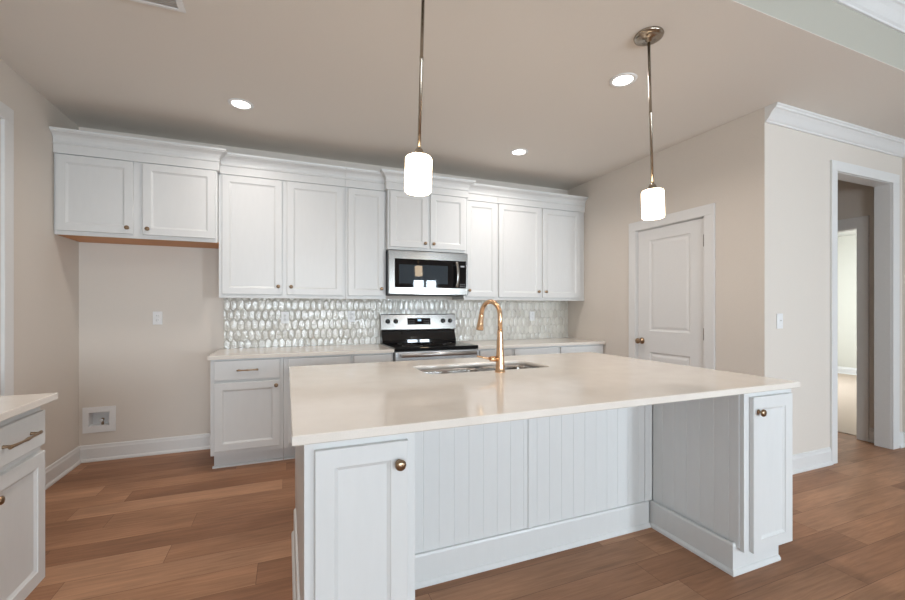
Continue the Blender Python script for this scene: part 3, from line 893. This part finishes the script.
MB().sweep([(0.0, dep), (0.0, 0.045), (w + 0.007, 0.045), (w + 0.007, dep - 0.026)], IB).build('baseboard', 'cab', t)
t, dep, w = end_cabinet('narrow white end cabinet at the right of the island', RX0, CX1, (2.078, 2.378), 2.111, 0.795, 'left', (-0.016, 2.355 - RX0))
MB().sweep([(-0.018, dep - 0.003), (-0.018, 0.045), (2.358 - RX0, 0.045)], IB).build('baseboard', 'cab', t)

# sink: two stainless bowls hung under the worktop
t = thing('sink', 'stainless double bowl sink under the island worktop', 'sink', ((SX0 + SX1) / 2, (SY0 + SY1) / 2, ZU))
w2, d2 = (SX1 - SX0) / 2, (SY1 - SY0) / 2
def bowl(x0, x1, y0, y1, depth):
    mb = MB()
    R = []
    for ins, z, rr in ((0.0, -0.001, 0.055), (0.003, -0.02, 0.055), (0.010, -depth + 0.03, 0.055), (0.022, -depth + 0.008, 0.05), (0.045, -depth, 0.04)):
        R.append([(p[0], p[1], z) for p in rrect(x0 + ins, x1 - ins, y0 + ins, y1 - ins, rr)])
    # outer skin too, so that the bowl has thickness
    out = [[(p[0], p[1], z) for p in rrect(x0 + ins - 0.004, x1 - ins + 0.004, y0 + ins - 0.004, y1 - ins + 0.004, rr)]
           for ins, z, rr in ((0.0, -0.001, 0.058), (0.003, -0.02, 0.058), (0.010, -depth + 0.026, 0.058), (0.022, -depth + 0.004, 0.053), (0.045, -depth - 0.004, 0.043))]
    mb.rings(list(reversed(out)) + R, True, True)
    return mb.build('bowl', 'steel', t)
for a, b_ in ((-w2 + 0.004, 0.030), (0.048, w2 - 0.004)):
    bw = bowl(a, b_, -d2 + 0.004, d2 - 0.004, 0.20)
    MB().lathe([(0.045, 0), (0.043, 0.003), (0.030, 0.002), (0.0, 0.001)], ((a + b_) / 2, 0, -0.200), 'Z', 24).build('drain', 'nickel', bw)

# faucet: flared body, gooseneck, pull-down head, side lever
FX, FY = 1.165, 2.150
t = thing('faucet', 'bronze gold gooseneck faucet standing on the island worktop', 'faucet', (FX, FY, ZT))
MB().lathe([(0.031, 0), (0.031, 0.005), (0.028, 0.009), (0.0265, 0.03), (0.024, 0.09), (0.020, 0.16), (0.0165, 0.235), (0.0155, 0.243), (0.0145, 0.246), (0, 0.246)], (0, 0, 0), 'Z', 28).build('faucet_body', 'gold', t)
dirv = Vector((-0.22, 0.975, 0)).normalized()
pts = [Vector((0, 0, 0.244)), Vector((0, 0, 0.30))]
Rg = 0.088
for i in range(1, 19):
    a = PI - (PI * 0.97) * i / 18
    pts.append(dirv * (Rg + Rg * math.cos(a)) + Vector((0, 0, 0.328 + Rg * math.sin(a))))
MB().tube(pts, 0.0138, 18).build('spout', 'gold', t)
e_ = pts[-1]; dn = (pts[-1] - pts[-2]).normalized()
sh = MB()
sh.tube([e_ - dn * 0.004, e_ + dn * 0.001, e_ + dn * 0.012, e_ + dn * 0.03, e_ + dn * 0.06, e_ + dn * 0.092, e_ + dn * 0.098],
        [0.0135, 0.0155, 0.0160, 0.0165, 0.0195, 0.0235, 0.0215], 22)
sh.build('spray_head', 'gold', t)
mb = MB()
mb.tube([(-0.02, 0, 0.078), (-0.062, 0, 0.080), (-0.066, 0, 0.080)], [0.0165, 0.0160, 0.014], 18)
mb.tube([(-0.060, 0, 0.080), (-0.095, 0.004, 0.087), (-0.145, 0.012, 0.098)], [0.0085, 0.0065, 0.0050], 12)
mb.build('lever_handle', 'gold', t)

# ------------------------------------------------------------------ lamps
def pendant(label, x, y, tilt):
    t = thing('pendant_lamp', label, 'pendant lamp', (x, y, ZC), 0, 'glass pendants over the island')
    c = MB().lathe([(0.0, 0), (0.076, 0), (0.078, -0.006), (0.074, -0.015), (0.058, -0.022), (0.020, -0.026), (0.016, -0.040), (0.0, -0.040)], (0, 0, 0), 'Z', 36)
    cn = c.build('canopy', 'nickel', t)
    for a in (0.6, 0.6 + PI):
        MB().lathe([(0.006, 0), (0.006, -0.004), (0.004, -0.006), (0, -0.006)], (0.048 * math.cos(a), 0.048 * math.sin(a), -0.0225), 'Z', 10).build('screw', 'brass', cn)
    rot = (0, tilt, 0)
    r1 = MB().lathe([(0.0075, -0.030), (0.0075, -0.42), (0.0088, -0.422), (0.0088, -0.436), (0.0075, -0.438), (0.0075, -0.864)], (0, 0, 0), 'Z', 14).build('rod', 'nickel', t)
    cp_ = MB().lathe([(0.0, -0.826), (0.014, -0.828), (0.018, -0.835), (0.026, -0.856), (0.028, -0.864), (0.0, -0.864)], (0, 0, 0), 'Z', 24).build('socket_cap', 'nickel', t)
    sh = MB().lathe([(0.0, -0.862), (0.044, -0.862), (0.053, -0.865), (0.0575, -0.872), (0.0585, -0.882), (0.0585, -1.006), (0.0575, -1.015), (0.051, -1.021), (0.0, -1.022)], (0, 0, 0), 'Z', 36).build('lamp_shade', 'shade', t)
    for q in (r1, cp_, sh):
        q.rotation_euler = rot
    return t
pendant('white glass pendant lamp on the left, its ceiling mount out of frame', 0.560, 1.730, 0.028)
pendant('white glass pendant lamp on the right, below its round metal canopy', 1.875, 1.730, -0.034)

def downlight(label, x, y, power=8.4):
    t = thing('recessed_downlight', label, 'ceiling light', (x, y, ZC), 0, 'round downlights in the kitchen ceiling')
    MB().lathe([(0.062, -0.002), (0.066, -0.006), (0.084, -0.005), (0.088, -0.0005), (0.062, -0.0005)], (0, 0, 0), 'Z', 36, caps=False).build('trim_ring', 'plastic', t)
    MB().lathe([(0.0, -0.0035), (0.062, -0.0035), (0.062, -0.0008), (0.0, -0.0008)], (0, 0, 0), 'Z', 36).build('lens', 'lens', t)
    d = bpy.data.lights.new('downlight_bulb', 'AREA')
    d.shape = 'DISK'; d.size = 0.11; d.energy = power; d.color = WARM; d.spread = 2.6
    o = bpy.data.objects.new('downlight_bulb', d)
    o.location = (0, 0, -0.010)
    o.parent = t
    COL.objects.link(o)
    return t
downlight('round lit downlight in the ceiling above the left wall cabinets', -0.318, 3.445, 6.2)
downlight('round lit downlight in the ceiling above the right wall cabinets', 2.100, 3.490)
downlight('round lit downlight in the ceiling beside the right pendant rod', 2.083, 2.132)
downlight('round lit downlight above the left end of the island, outside the frame', -0.318, 2.000)

# ceiling register at the top edge
t = thing('air_vent', 'white ceiling air vent at the top edge above the left cabinets', 'air vent', (-0.70, 2.402, ZC))
mb = MB()
mb.box(-0.22, 0.22, -0.078, -0.058, -0.008, -0.0005, bev=0.002); mb.box(-0.22, 0.22, 0.058, 0.078, -0.008, -0.0005, bev=0.002)
mb.box(-0.22, -0.19, -0.058, 0.058, -0.008, -0.0005); mb.box(0.19, 0.22, -0.058, 0.058, -0.008, -0.0005)
mb.build('vent_frame', 'plastic', t)
mb = MB()
for i in range(8):
    y = -0.052 + i * 0.0145
    v = [mb.bm.verts.new(p) for p in ((-0.19, y, -0.007), (0.19, y, -0.007), (0.19, y + 0.008, -0.0006), (-0.19, y + 0.008, -0.0006), (-0.19, y + 0.0015, -0.007), (0.19, y + 0.0015, -0.007), (0.19, y + 0.0095, -0.0006), (-0.19, y + 0.0095, -0.0006))]
    for f in ((0, 1, 2, 3), (4, 7, 6, 5), (0, 4, 5, 1), (3, 2, 6, 7), (0, 3, 7, 4), (1, 5, 6, 2)):
        mb.quad([v[k] for k in f])
mb.build('louvres', 'plastic', t)
